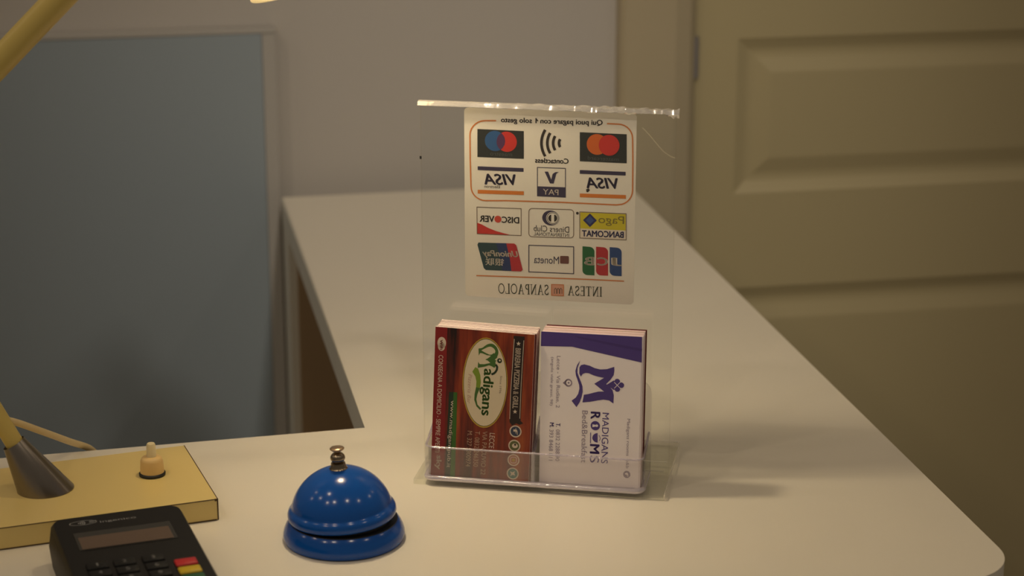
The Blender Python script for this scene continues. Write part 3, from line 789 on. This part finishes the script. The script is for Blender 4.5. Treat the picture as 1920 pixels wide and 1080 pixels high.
# ================================================================== reception counter
ctr = empty('reception_counter', (0, 0, 0), 0, 'white L shaped reception counter with the blue bell and acrylic stand on it', 'counter')
XR, XL, YI, YF = .431, .1384, 1.1651, 1.7245
slope = .0457
rc = .034
fr = lambda x: .8985 + slope * (x - XR)        # front edge
out = [(-.70, fr(-.70)), (XR - rc, fr(XR - rc))]
cx, cy = XR - rc, fr(XR) + rc
out += [(cx + rc * math.sin(R(a)), cy - rc * math.cos(R(a))) for a in range(6, 91, 7)]
out += [(XR, cy + .001), (XR, YF), (XL, YF), (XL, YI), (-.70, YI - slope * (XL + .70))]
bm = bmesh.new()
prism(bm, out, Z0 - .0225, Z0, .0012, True)
obj('countertop', bm, [M['laminate']], ctr)
# pale edge band along the inner side of the return, and along the staff side of the front run
bm = bmesh.new()
box(bm, (XL - .0008, YI + .0002, Z0 - .0220), (XL + .0002, YF - .0002, Z0 - .0012))
obj('edge_band', bm, M['edging'], ctr)['label'] = 'grey edge band'
obj('end_panel', nbox((XL + .0002, YF - .036, 0), (XR - .012, YW - .0005, Z0 - .0226), .0008), M['edging'], ctr)
obj('inner_panel', nbox((XL + .007, YF - .044, .10), (XR - .034, YF - .0362, Z0 - .0226)), M['inside'], ctr)['label'] = 'board inside the counter with its shade painted in as brown'  # brown tone carries the shade on the end panel's inner face
bm = bmesh.new()
box(bm, (XR - .030, fr(XR) + .045, 0), (XR - .012, YF - .0362, Z0 - .0226))
obj('front_panel', bm, M['laminate'], ctr)
bm = bmesh.new()
prism(bm, [(-.66, fr(-.66) + .03), (XR - .0302, fr(XR) + .045), (XR - .0302, fr(XR) + .063), (-.66, fr(-.66) + .048)], 0, Z0 - .0226)
obj('side_panel', bm, M['laminate'], ctr)
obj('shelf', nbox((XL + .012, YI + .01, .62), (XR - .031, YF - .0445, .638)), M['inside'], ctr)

# ================================================================== blue-grey board standing by the wall
brd = empty('partition_board', (-.40, 1.7415, 0), 0, 'flat blue-grey board standing against the wall left of the counter', 'board')
obj('board', nbox((-.58, -.0075, 0), (.5262, .0075, Z0 + .1355), .0006), M['board'], brd)
obj('top_edging', nbox((-.58, -.0082, Z0 + .1357), (.5376, .0078, Z0 + .1400), .0008), M['board_edge'], brd)['label'] = 'pale top edging strip'
obj('side_fill_strip', nbox((.5264, -.0072, 0), (.5374, .0072, Z0 + .1356), .0006), M['board_edge'], brd)['label'] = 'pale side strip standing in for lit wall'  # widened to fill the shaded slot where lit wall should show

# ================================================================== acrylic sign stand with card tray
SO = Vector((.1522, 1.0735, Z0))
SA = R(-21.1)
stand = empty('sign_stand', SO, SA, 'clear acrylic sign stand with payment sticker and two pockets of business cards', 'sign stand')
W = .1372
obj('foot', nbox((0, 0, .0002), (W, .081, .0032), .0004), [M['clear_foot']], stand)
SB0, SB1, ST_ = .0300, .0330, .2055
sb = nbox((-.0005, SB0, .0034), (W - .001, SB1, ST_), .0003)
sb.normal_update()
for f in sb.faces:
    f.material_index = 0 if abs(f.normal.y) > .9 else 1
obj('sheet', sb, [M['clear'], M['sheet_edge']], stand)
for y0, y1, z in ((.0785, .0802, .0034), (.0478, .0490, .0034), (.0338, .0350, .0034)):
    obj('foot_gleam_line', nbox((.004, y0, z - .0001), (W - .004, y1, z + .0002), .00008, 1), M['edge_gleam'], stand)  # pale strips drawing the bright lines refracted in the foot
for p0, p1 in (((W, .0005, .0032), (W, .0808, .0032)), ((W - .0012, .0812, .0032), (.001, .0812, .0032)), ((W, .0004, .0006), (W, .0004, .0030))):
    obj('foot_edge_gleam', tube([p0, p1], .0004, 8), M['edge_gleam'], stand, 60)  # pale tubes painting the gleam along the foot's edges
# tape folded over the top edge: smooth on the left half, crumpled to the right
bm = bmesh.new()
n = 90
rows = []
for i in range(n + 1):
    t = i / n
    x = -.0015 + t * (W + .002)
    cr = max(0, min(1, (t - .22) / .5))
    j = lambda s: random.uniform(-1, 1) * s * cr
    front = SB0 - .0009
    back = SB1 + .0009
    drop = .0015 + (.0006 * math.sin(t * 40) + j(.0006)) * cr + (.0012 if t > .972 else 0)
    prof = [(front + j(.0002), ST_ - drop), (front - .0004 + j(.0003), ST_ - .0012 + j(.0003)), (front + .0007, ST_ + .0007 + j(.0004)), ((front + back) / 2, ST_ + .0012 + j(.0005)), (back - .0006, ST_ + .0006 + j(.0003)), (back + j(.0002), ST_ - .0012), (back, ST_ - drop)]
    rows.append([bm.verts.new((x, p[0], p[1])) for p in prof])
for a, b in zip(rows, rows[1:]):
    for k in range(6):
        bm.faces.new((a[k], b[k], b[k + 1], a[k + 1]))
bm.faces.new(rows[0])
bm.faces.new(rows[-1][::-1])
obj('top_tape', bm, M['tape'], stand, 35)['label'] = 'shiny crumpled tape along the top edge'
# crack and chip in the sheet
V, F = ribbon([(.1185, .1965), (.1225, .1925), (.1250, .1895), (.1300, .1840), (.1340, .1815), (.1360, .1810)], .0006)
bm = bmesh.new()
vv = [bm.verts.new((x, SB0 - .00012, z)) for x, z in V]
for f in F:
    bm.faces.new([vv[i] for i in f])
obj('crack', bm, M['scratch'], stand)['label'] = 'pale diagonal crack near the top right corner'
bm = bmesh.new()
prism(bm, [(-.0009, .0299), (.0002, .0299), (-.0003, .0306)], .1748, .1764)
obj('chip', bm, M['black'], stand)['label'] = 'tiny dark chip on the left edge'

# the payment sticker on the far face, read from behind
bm = bmesh.new()
pts = rrect(.0228, .0985, .1150, .2030, .0022)
lo = [bm.verts.new((x, SB1 + .0004, z)) for x, z in pts]
hi = [bm.verts.new((x, SB1 + .0006, z)) for x, z in pts]
bm.faces.new(lo)
bm.faces.new(hi[::-1])
for i in range(len(pts)):
    bm.faces.new((lo[i], lo[(i + 1) % len(pts)], hi[(i + 1) % len(pts)], hi[i]))
stk = obj('payment_sticker', bm, M['sticker'], stand)
stk['label'] = 'payment methods sticker seen mirrored through the sheet'
print_design(STICKER, stk, lambda x, y, l: (x / 1000, SB1 + .00038 - l * 1., y / 1000), .00006,
             {'payment_logo': 'mirrored black logo with blue and red circles', 'payment_logo#1': 'mirrored black logo with orange and red circles',
              'payment_logo#2': 'mirrored VISA Electron logo', 'payment_logo#3': 'mirrored VISA logo at the right', 'payment_logo#4': 'mirrored V PAY logo', 'payment_logo#5': 'mirrored logo with red swoosh',
              'payment_logo#6': 'mirrored logo with ringed circle', 'payment_logo#7': 'mirrored yellow logo with blue diamond', 'payment_logo#8': 'mirrored slanted teal blue red logo',
              'payment_logo#9': 'mirrored boxed logo with brown square', 'payment_logo#10': 'mirrored green red blue three letter logo'})

# moulded tray: floor, low front wall, side walls rising to a rounded back plate, a divider
TX0, TX1, TF, TB = .0058, .1262, -.0008, .0272
rt = .0055
th = .0017


def tray_plan(off):
    r_ = rt - off
    pts = [(TX0 + off, TB)]
    pts += [(TX0 + off + r_ - r_ * math.cos(R(a)), TF + off + r_ - r_ * math.sin(R(a))) for a in range(0, 91, 10)]
    pts += [(TX1 - off - r_ + r_ * math.sin(R(a)), TF + off + r_ - r_ * math.cos(R(a))) for a in range(0, 91, 10)]
    pts += [(TX1 - off, TB)]
    return pts


def lip(y):                                   # rim height: flat in front, sweeping up to the rear
    t = max(0, min(1, (y - .004) / .020))
    return .0222 + .006 * t ** 1.3


zb = .0034
bm = bmesh.new()
o_, i_ = tray_plan(0), tray_plan(th)
# subdivide the straight sides
def dens(p):
    res = []
    for a, b in zip(p, p[1:]):
        k = max(1, int((Vector(b) - Vector(a)).length / .004))
        res += [(a[0] + (b[0] - a[0]) * j / k, a[1] + (b[1] - a[1]) * j / k) for j in range(k)]
    return res + [p[-1]]


# match inner to outer vertex by vertex
oo, ii = [], []
for k in range(len(o_) - 1):
    seg = max(1, int((Vector(o_[k + 1]) - Vector(o_[k])).length / .004))
    for j in range(seg):
        t = j / seg
        oo.append((o_[k][0] + (o_[k + 1][0] - o_[k][0]) * t, o_[k][1] + (o_[k + 1][1] - o_[k][1]) * t))
        ii.append((i_[k][0] + (i_[k + 1][0] - i_[k][0]) * t, i_[k][1] + (i_[k + 1][1] - i_[k][1]) * t))
oo.append(o_[-1])
ii.append(i_[-1])
rows = []
for (ox, oy), (ix, iy) in zip(oo, ii):
    cxm, cym = (TX0 + TX1) / 2, (TF + TB) / 2
    e = .0014
    bx, by = ox + (ix - ox) * .8, oy + (iy - oy) * .8
    rows.append([bm.verts.new((bx, by, zb)), bm.verts.new((ox, oy, zb + e)), bm.verts.new((ox, oy, lip(oy))), bm.verts.new((ix, iy, lip(oy))), bm.verts.new((ix, iy, zb + .0015))])
for a, b in zip(rows, rows[1:]):
    for k in range(4):
        bm.faces.new((a[k], b[k], b[k + 1], a[k + 1]))
bm.faces.new([r_[0] for r_ in rows])
bm.faces.new([r_[4] for r_ in rows][::-1])
tray = obj('card_tray', bm, M['tray'], stand, 30)
tray['label'] = 'clear moulded card tray in front of the sheet'
# rounded back plate
bm = bmesh.new()
pts = [(TX0 + .0006, zb), (TX1 + .0002, zb)] + [(TX1 + .0002 - .010 + .010 * math.cos(R(a)), .0490 + .010 * math.sin(R(a))) for a in range(0, 91, 10)] + [(TX0 + .0106 - .010 * math.sin(R(a)), .0490 + .010 * math.cos(R(a))) for a in range(0, 91, 10)]
f_ = [bm.verts.new((x, TB + .0004, z)) for x, z in pts]
g_ = [bm.verts.new((x, TB + .0019, z)) for x, z in pts]
bm.faces.new(f_)
bm.faces.new(g_[::-1])
for k in range(len(pts)):
    bm.faces.new((f_[k], f_[(k + 1) % len(pts)], g_[(k + 1) % len(pts)], g_[k]))
bp = obj('back_plate', bm, M['tray'], tray)
# divider
bm = bmesh.new()
prof = [(TF + th, zb + .0016), (TB, zb + .0016), (TB, .034), (.022, .0315), (.013, .0262), (.006, .0226), (TF + th, .0222)]
a_ = [bm.verts.new((.0650, y, z)) for y, z in prof]
b_ = [bm.verts.new((.0668, y, z)) for y, z in prof]
bm.faces.new(a_)
bm.faces.new(b_[::-1])
for k in range(len(prof)):
    bm.faces.new((a_[k], a_[(k + 1) % len(prof)], b_[(k + 1) % len(prof)], b_[k]))
obj('divider', bm, M['tray_edge'], tray)
# rims with their gleam painted in as milky lilac: top of the walls, foot of the walls, edge of the back plate
rim = [((a[0] + b[0]) / 2, (a[1] + b[1]) / 2, lip(a[1]) + .0002) for a, b in zip(oo, ii)]
obj('rim', tube(rim, .0006, 8), M['tray_edge'], tray, 60)
base_rim = [(a[0] + (b[0] - a[0]) * .6, a[1] + (b[1] - a[1]) * .6, zb + .0011) for a, b in zip(oo, ii)]
obj('base_rim', tube(base_rim, .0016, 8), M['tray_base'], tray, 60)

# ---- business cards -------------------------------------------------------------------
CW, CH, CT = .054, .0835, .00046


def card_mesh(faces, edge, front=None):
    bm = nbox((0, 0, 0), (CW, CT - .00003, CH))
    for f in bm.faces:
        f.material_index = 2 if f.normal.y < -.5 else (1 if f.normal.y > .5 else 0)
    me = bpy.data.meshes.new('business_card')
    bm.to_mesh(me)
    bm.free()
    for m in (edge, faces, front or faces):
        me.materials.append(m)
    return me


def card_matrix(u, b, yaw, tilt, roll):
    T = Matrix.Translation(SO) @ Matrix.Rotation(SA, 4, 'Z') @ Matrix.Translation((u, b, .0052))
    return T @ Matrix.Rotation(yaw, 4, 'Z') @ Matrix.Rotation(-tilt, 4, 'X') @ Matrix.Rotation(-roll, 4, 'Y')


def put_card(me, name, mw, label, group=None):
    o = bpy.data.objects.new(name, me)
    COL.objects.link(o)
    loc, q, _ = mw.decompose()
    o.location = loc
    o.rotation_euler = q.to_euler()
    return tag(o, label, 'business card', group)


TILT = R(4.5)
pub = put_card(card_mesh(M['card_red'], M['paper_edge'], M['wood']), 'business_card', card_matrix(.0095, .0013, R(-.6), TILT, R(-1.43)),
               'front dark red wood-look pub card with cream oval logo, in the left pocket', None)
print_design(PUB_CARD, pub, lambda x, y, l: (x / 1000, -.00004 - l, y / 1000), .00004,
             {'social_icon': 'round dark blue icon', 'social_icon#1': 'round olive icon', 'social_icon#2': 'round reddish icon', 'social_icon#3': 'round teal icon'})
rooms = put_card(card_mesh(M['card_white'], M['paper_edge'], M['card_white']), 'business_card', card_matrix(.0690, .0030, R(-.8), TILT, R(.25)),
                 'front white card with purple band and purple letter logo, in the right pocket', None)
print_design(ROOMS_CARD, rooms, lambda x, y, l: (x / 1000, -.00004 - l, y / 1000), .00004)
me_l = card_mesh(M['card_red'], M['paper_edge'])
me_w = card_mesh(M['card_white'], M['pink_edge'])
me_t = card_mesh(M['card_white'], M['tan_edge'])
me_r = card_mesh(M['card_red'], M['card_red'])
NL, NR = 29, 26
for i in range(1, NL):
    dx = .0002 + random.uniform(-.0002, .0002) + (.0006 if i > 1 else 0)
    last = i == NL - 1
    put_card(me_l, 'business_card', card_matrix(.0095 + dx, .0013 + i * CT, R(-.6), TILT, R(-1.43)) @ Matrix.Translation((0, 0, random.uniform(-.0001, .0001))),
             'pale-edged card in the left stack behind the front red pub card', 'cards stacked in the left pocket')
for i in range(1, NR):
    dx = .0006 + random.uniform(-.00025, .00025)
    red = i >= NR - 3
    me = me_r if red else (me_t if i in (7, 8, 15, 16, 17) else me_w)
    put_card(me, 'business_card', card_matrix(.0690 + dx + (.0005 if red else 0), .0030 + i * CT, R(-.8), TILT, R(.25)) @ Matrix.Translation((0, 0, random.uniform(-.00014, .0001) + (.0003 if red else 0))),
             'dark red card at the very back of the right stack' if red else 'tan-edged card partway back in the right stack behind the front white card' if me is me_t else 'pinkish-edged card in the right stack behind the front white and purple card',
             'dark red cards at the back of the right pocket' if red else 'tan-edged cards in the right pocket' if me is me_t else 'pale cards stacked in the right pocket')

# ================================================================== call bell
bell = empty('call_bell', (.1068, 1.0078, Z0), R(-11), 'glossy blue call bell with worn brass button on the counter', 'bell')
base = [(0, .0002), (.0290, .0002), (.0306, .0008), (.0311, .0026), (.0310, .0042), (.0304, .0062), (.0296, .0080), (.0286, .0096), (.0277, .0106), (.0, .0106)]
obj('base_ring', lathe(base, 96), M['bell'], bell, 40)
obj('gap_shade_ring', lathe([(0, .0107), (.0275, .0107), (.0275, .0110), (.0242, .0111), (.0242, .0144), (0, .0144)], 64), M['black'], bell, 40)['label'] = 'black ring painting in the shaded gap under the dome'  # black washer painted in for the shade between base and dome
lean = Euler((0, R(-3.0), 0))                     # the dome sits a little crooked
dome = [(.0245, .0128), (.0264, .0125), (.0275, .0131), (.0278, .0142), (.02775, .0158), (.0272, .0172), (.0263, .0183), (.0256, .0190), (.0253, .0198)]
for a in range(18, 91, 3):
    dome.append((.0258 * math.cos(R(a)) + .0006 * math.cos(R(a)), .0126 + .0260 * math.sin(R(a))))
dome[-1] = (0, .0386)
inner = [(0, .0370), (.010, .0345), (.0180, .0280), (.0232, .0190), (.0245, .0128)]
for nm, prof, n_, mk, ang in (('dome', dome + inner, 128, 'bell', 50),
                              ('striker_collar', [(0, .0378), (.0047, .0378), (.0047, .0384), (.0040, .0392), (.0036, .0412), (.0028, .0416), (0, .0416)], 32, 'brass', 30),
                              ('striker_ball', [(0, .0408)] + [(.0038 * math.cos(R(a)), .0440 + .0030 * math.sin(R(a))) for a in range(-75, 76, 15)] + [(.0012, .0470), (.0012, .0478), (0, .0478)], 32, 'brass', 60),
                              ('push_button', [(0, .0472), (.0013, .0472), (.0024, .0477), (.0035, .0485), (.0037, .0490), (.0034, .0494), (.0020, .0496), (0, .0496)], 40, 'copper', 60)):
    obj(nm, lathe(prof, n_), M[mk], bell, ang).rotation_euler = lean

# ================================================================== desk lamp
LA = R(9.44)
lamp = empty('desk_lamp', (.0450, 1.0432, Z0), LA, 'cream desk lamp on a flat worn base with push switch and angled arm', 'desk lamp')
LM = lamp_inv = (Matrix.Translation((.0450, 1.0432, Z0)) @ Matrix.Rotation(LA, 4, 'Z')).inverted()
lw = lambda x, y, z: LM @ Vector((x, y, Z0 + z))        # place a lamp point given in the room
HB = .0121
obj('base', nbox((-.27, 0, .0003), (0, .0832, HB), .0005), M['cream'], lamp)
bm = bmesh.new()
x = -.27
while x < -.002:
    w = random.uniform(.006, .03)
    x2 = min(-.0005, x + w)
    h = random.choice((.0003, .0003, .0004, .0006))
    box(bm, (x, -.00025, HB - h), (x2, .0001, HB + .00003))
    x = x2
x = -.27
while x < -.002:
    x2 = min(-.0005, x + random.uniform(.01, .03))
    box(bm, (x, -.00025, .0003), (x2, .0001, .0003 + random.choice((.0004, .0005, .0007))))
    x = x2
box(bm, (-.0004, -.00025, .0004), (.00025, .0002, HB))
box(bm, (-.0016, -.00025, HB - .0012), (.00025, .0003, HB + .00004))
box(bm, (-.0002, .0003, HB - .0004), (.0002, .083, HB + .00003))
obj('worn_edge', bm, M['wear'], lamp)['label'] = 'dark chipped paint along the base edges'
# leaning cone that carries the arm
c0, c1 = lw(-.0432, 1.0740, HB), lw(-.0580, 1.0758, .0383)
ax = (c1 - c0).normalized()
bm = bmesh.new()
n = 48
side = Vector((1, 0, 0))
u1 = (side - ax * side.dot(ax)).normalized()
u2 = ax.cross(u1)
r0 = [bm.verts.new((c0.x + .0148 * math.cos(2 * math.pi * k / n), c0.y + .0140 * math.sin(2 * math.pi * k / n), HB)) for k in range(n)]
mid = [bm.verts.new(v.co + Vector((0, 0, .0006))) for v in r0]
r1 = [bm.verts.new(c1 + (u1 * math.cos(2 * math.pi * k / n) + u2 * math.sin(2 * math.pi * k / n)) * .0061) for k in range(n)]
r2 = [bm.verts.new(c1 + ax * -.004 + (u1 * math.cos(2 * math.pi * k / n) + u2 * math.sin(2 * math.pi * k / n)) * .0052) for k in range(n)]
for a, b in ((r0, mid), (mid, r1), (r1, r2)):
    for k in range(n):
        bm.faces.new((a[k], a[(k + 1) % n], b[(k + 1) % n], b[k]))
bm.faces.new(r0)
bm.faces.new(r2)
obj('swivel_cone', bm, M['steel'], lamp, 35)['label'] = 'brushed metal leaning cone'
elbow = lw(-.1223, 1.0882, .1685)
obj('lower_arm', tube([c1 - ax * .006, elbow], .0048, 24), M['cream_arm'], lamp, 50)
ehead = lw(.0600, 1.0500, .3530)
ud = (ehead - elbow).normalized()
obj('elbow_joint', tube([elbow - Vector((0, .011, 0)), elbow + Vector((0, .011, 0))], .0105, 24), M['steel'], lamp, 40)
obj('upper_arm', tube([elbow, ehead], .0070, 24), M['cream_arm'], lamp, 50)
# head: round shade with a reflector bulb, above the bell, opening tipped to the right
hx = Vector((math.cos(R(-10.9)), math.sin(R(-10.9)), 0))
HT_ = R(18)
hax = hx * math.sin(HT_) - Vector((0, 0, math.cos(HT_)))          # the way the shade opens
hu = (hx - hax * hx.dot(hax)).normalized()
hv = hax.cross(hu)
HC = Vector((.1120, 1.080, .2772))
RL = Matrix.Rotation(-LA, 4, 'Z')


def head_lathe(prof, n=64):
    bm = lathe(prof, n)
    for v in bm.verts:
        p = HC + hu * v.co.x + hv * v.co.y - hax * v.co.z
        v.co = lw(p.x, p.y, p.z)
    return bm


obj('lamp_shade', head_lathe([(.0388, 0), (.0400, 0), (.0402, .0010), (.0385, .012), (.0330, .030), (.0240, .046), (.0170, .054), (.0130, .056), (.0130, .0545), (.0160, .0525), (.0226, .0450), (.0316, .0292), (.0372, .0115), (.0388, .0008), (.0388, 0)]), M['shade'], lamp, 40)
obj('lamp_bulb', head_lathe([(0, .0200), (.009, .0205), (.0135, .0235), (.0140, .0270), (.0110, .0360), (.0075, .0430), (.0070, .0540), (0, .0540)], 40), M['bulb'], lamp, 60)['label'] = 'lit warm white reflector bulb'
obj('bulb_socket', head_lathe([(0, .0545), (.0125, .0545), (.0125, .0600), (.0115, .0800), (.0100, .0850), (0, .0850)], 32), M['cream_arm'], lamp, 40)
top = HC - hax * .0850
obj('head_joint', tube([ehead - ud * .004, lw(top.x, top.y, top.z - .002)], .006, 20), M['steel'], lamp, 40)
bl_ = bpy.data.lights.new('bulb_beam', 'SPOT')
bl_.energy = 1.25
bl_.color = (1.0, .80, .51)
bl_.spot_size = R(138)
bl_.spot_blend = 1.0
bl_.shadow_soft_size = .011
bo = bpy.data.objects.new('bulb_beam', bl_)
COL.objects.link(bo)
bo.parent = lamp
p = HC - hax * .008
bo.location = lw(p.x, p.y, p.z)
bo.rotation_euler = (RL.to_3x3() @ Vector((.17, -.035, -.28))).to_track_quat('-Z', 'Y').to_euler()
# push switch
sw = lw(.0127, 1.0838, 0)
swo = obj('switch_body', lathe([(0, HB + .0016), (.0064, HB + .0016), (.0063, HB + .0046), (.0060, HB + .0082), (.0055, HB + .0096), (.0046, HB + .0104), (.0036, HB + .0106), (0, HB + .0106)], 40, (sw.x, sw.y)), M['amber'], lamp, 40)
swo['label'] = 'amber plastic push switch'
obj('switch_collar', lathe([(0, HB), (.0070, HB), (.0071, HB + .0012), (.0066, HB + .0018), (0, HB + .0018)], 40, (sw.x, sw.y)), M['black'], swo, 40)
obj('switch_plunger', lathe([(0, HB + .0100), (.0026, HB + .0100), (.0024, HB + .0172), (.0019, HB + .0180), (0, HB + .0181)], 32, (sw.x, sw.y)), M['ivory'], swo, 40)
cp = [lw(-.0640, 1.0935, .0455), lw(-.0567, 1.1050, .0388), lw(-.0444, 1.1273, .0245), lw(-.0321, 1.1497, .0100), lw(-.0198, 1.1720, -.0046), lw(-.0185, 1.1745, -.0140), lw(-.0182, 1.1750, -.05), lw(-.0182, 1.1750, -.20), lw(-.0182, 1.1750, -.40)]
obj('power_cord', tube(bez(cp, 8), .0019, 12), M['cord'], lamp, 60)

# ================================================================== card terminal
TA = R(9.0)
TO = Vector((-.0351, .9989, Z0))
term = empty('card_terminal', TO, TA, 'black card payment terminal with keypad and brown display lying before the lamp base', 'card terminal')
HT = .022
bm = bmesh.new()
top = rrect(-.0036, -.108, .0616, .0082, .0065)
bot = rrect(-.0042, -.108, .0606, .0062, .0065)
n = len(top)
sh = [(x + (x - .0295) * .0 , y) for x, y in top]
l0 = [bm.verts.new((x, y, .0003)) for x, y in bot]
l1 = [bm.verts.new((x, y, .0110)) for x, y in rrect(-.0052, -.108, .0614, .0074, .0065)]
l2 = [bm.verts.new((x, y, HT - .0020)) for x, y in top]
cxm, cym = .0295, -.05
l3 = [bm.verts.new((x + (.0012 if x < cxm else -.0012), y + (.0012 if y < cym else -.0012), HT)) for x, y in top]
for a, b in ((l0, l1), (l1, l2), (l2, l3)):
    for k in range(n):
        bm.faces.new((a[k], a[(k + 1) % n], b[(k + 1) % n], b[k]))
bm.faces.new(l0[::-1])
bm.faces.new(l3)
for f in bm.faces:
    if max(v.co.z for v in f.verts) < HT - .0015 and abs(f.normal.z) < .9:
        f.material_index = 1
obj('body', bm, [M['device'], M['device_side']], term, 35)
dsp = obj('display_frame', nbox((.0049, -.0352, HT - .0004), (.0523, -.0135, HT + .0003), .0002), M['bezel'], term)
obj('display', nbox((.0063, -.0349, HT + .0002), (.0505, -.0200, HT + .0005)), M['lcd'], dsp)['label'] = 'brown unlit display'


def flat_text(name, s, x, y, w, h, m, parent, z, style='', ang=0):
    V, F = text_geo(s, style)
    bm = bmesh.new()
    ca, sa = math.cos(ang), math.sin(ang)
    vv = [bm.verts.new((x + a * w * ca - b * h * sa, y + a * w * sa + b * h * ca, z)) for a, b in V]
    for f in F:
        try:
            bm.faces.new([vv[i] for i in f])
        except ValueError:
            pass
    me = bpy.data.meshes.new(name)
    bm.to_mesh(me)
    bm.free()
    return link(name, me, m, parent)


wm = flat_text('wordmark', 'ingenico', .0288, -.0030, .0178, .0030, M['wordmark'], term, HT + .0001)
wm['label'] = 'faint grey maker wordmark'
bm = bmesh.new()
ell = [(.0118 + .0066 * math.cos(2 * math.pi * k / 28), -.0012 + .0027 * math.sin(2 * math.pi * k / 28)) for k in range(3, 29)]
strokes = [(ell, .0004)]
for k in range(4):
    rr_ = .0012 + .0010 * k
    strokes.append(([(.0085 + rr_ * math.cos(R(a)), -.0012 + rr_ * .8 * math.sin(R(a))) for a in range(-40, 41, 16)], .0005))
strokes.append(([(.0150, -.0002), (.0185, -.0002)], .0006))
strokes.append(([(.0148, -.0016), (.0172, -.0016)], .0006))
for p, w in strokes:
    V, F = ribbon(p, w)
    vv = [bm.verts.new((x, y, HT + .0001)) for x, y in V]
    for f in F:
        bm.faces.new([vv[i] for i in f])
obj('contactless_symbol', bm, M['wordmark'], term)
keys = [('1', 0, 0), ('2', 1, 0), ('3', 2, 0), ('4', 0, 1), ('5', 1, 1), ('6', 2, 1), ('7', 0, 2), ('8', 1, 2), ('9', 2, 2), ('0', 1, 3)]
for s, c, r_ in keys:
    kx, ky = (.0098, .0226, .0362)[c], -.0563 - .0093 * r_
    k = obj('number_key', nbox((kx - .0052, ky - .0036, HT - .0004), (kx + .0052, ky + .0036, HT + .0012), .0007, 2), M['key'], term, 50)
    flat_text('key_legend', s, kx, ky, .0019 if s != '1' else .0009, .0032, M['legend'], k, HT + .00126)
    sub = {'2': 'ABC', '3': 'DEF', '4': 'GHI', '5': 'JKL', '6': 'MNO', '7': 'PQRS', '8': 'TUV', '9': 'WXYZ'}.get(s)
for nm, y, mk, lb in (('cancel_key', -.0663, 'key_red', 'red bar key'), ('clear_key', -.0757, 'key_yellow', 'yellow bar key'), ('enter_key', -.0849, 'key_green', 'dark green bar key')):
    obj(nm, nbox((.0446, y - .0037, HT - .0004), (.0553, y + .0037, HT + .0014), .0009, 2), M[mk], term, 50)['label'] = lb
obj('card_slot', nbox((.005, -.1083, .006), (.055, -.1078, .009)), M['black'], term)
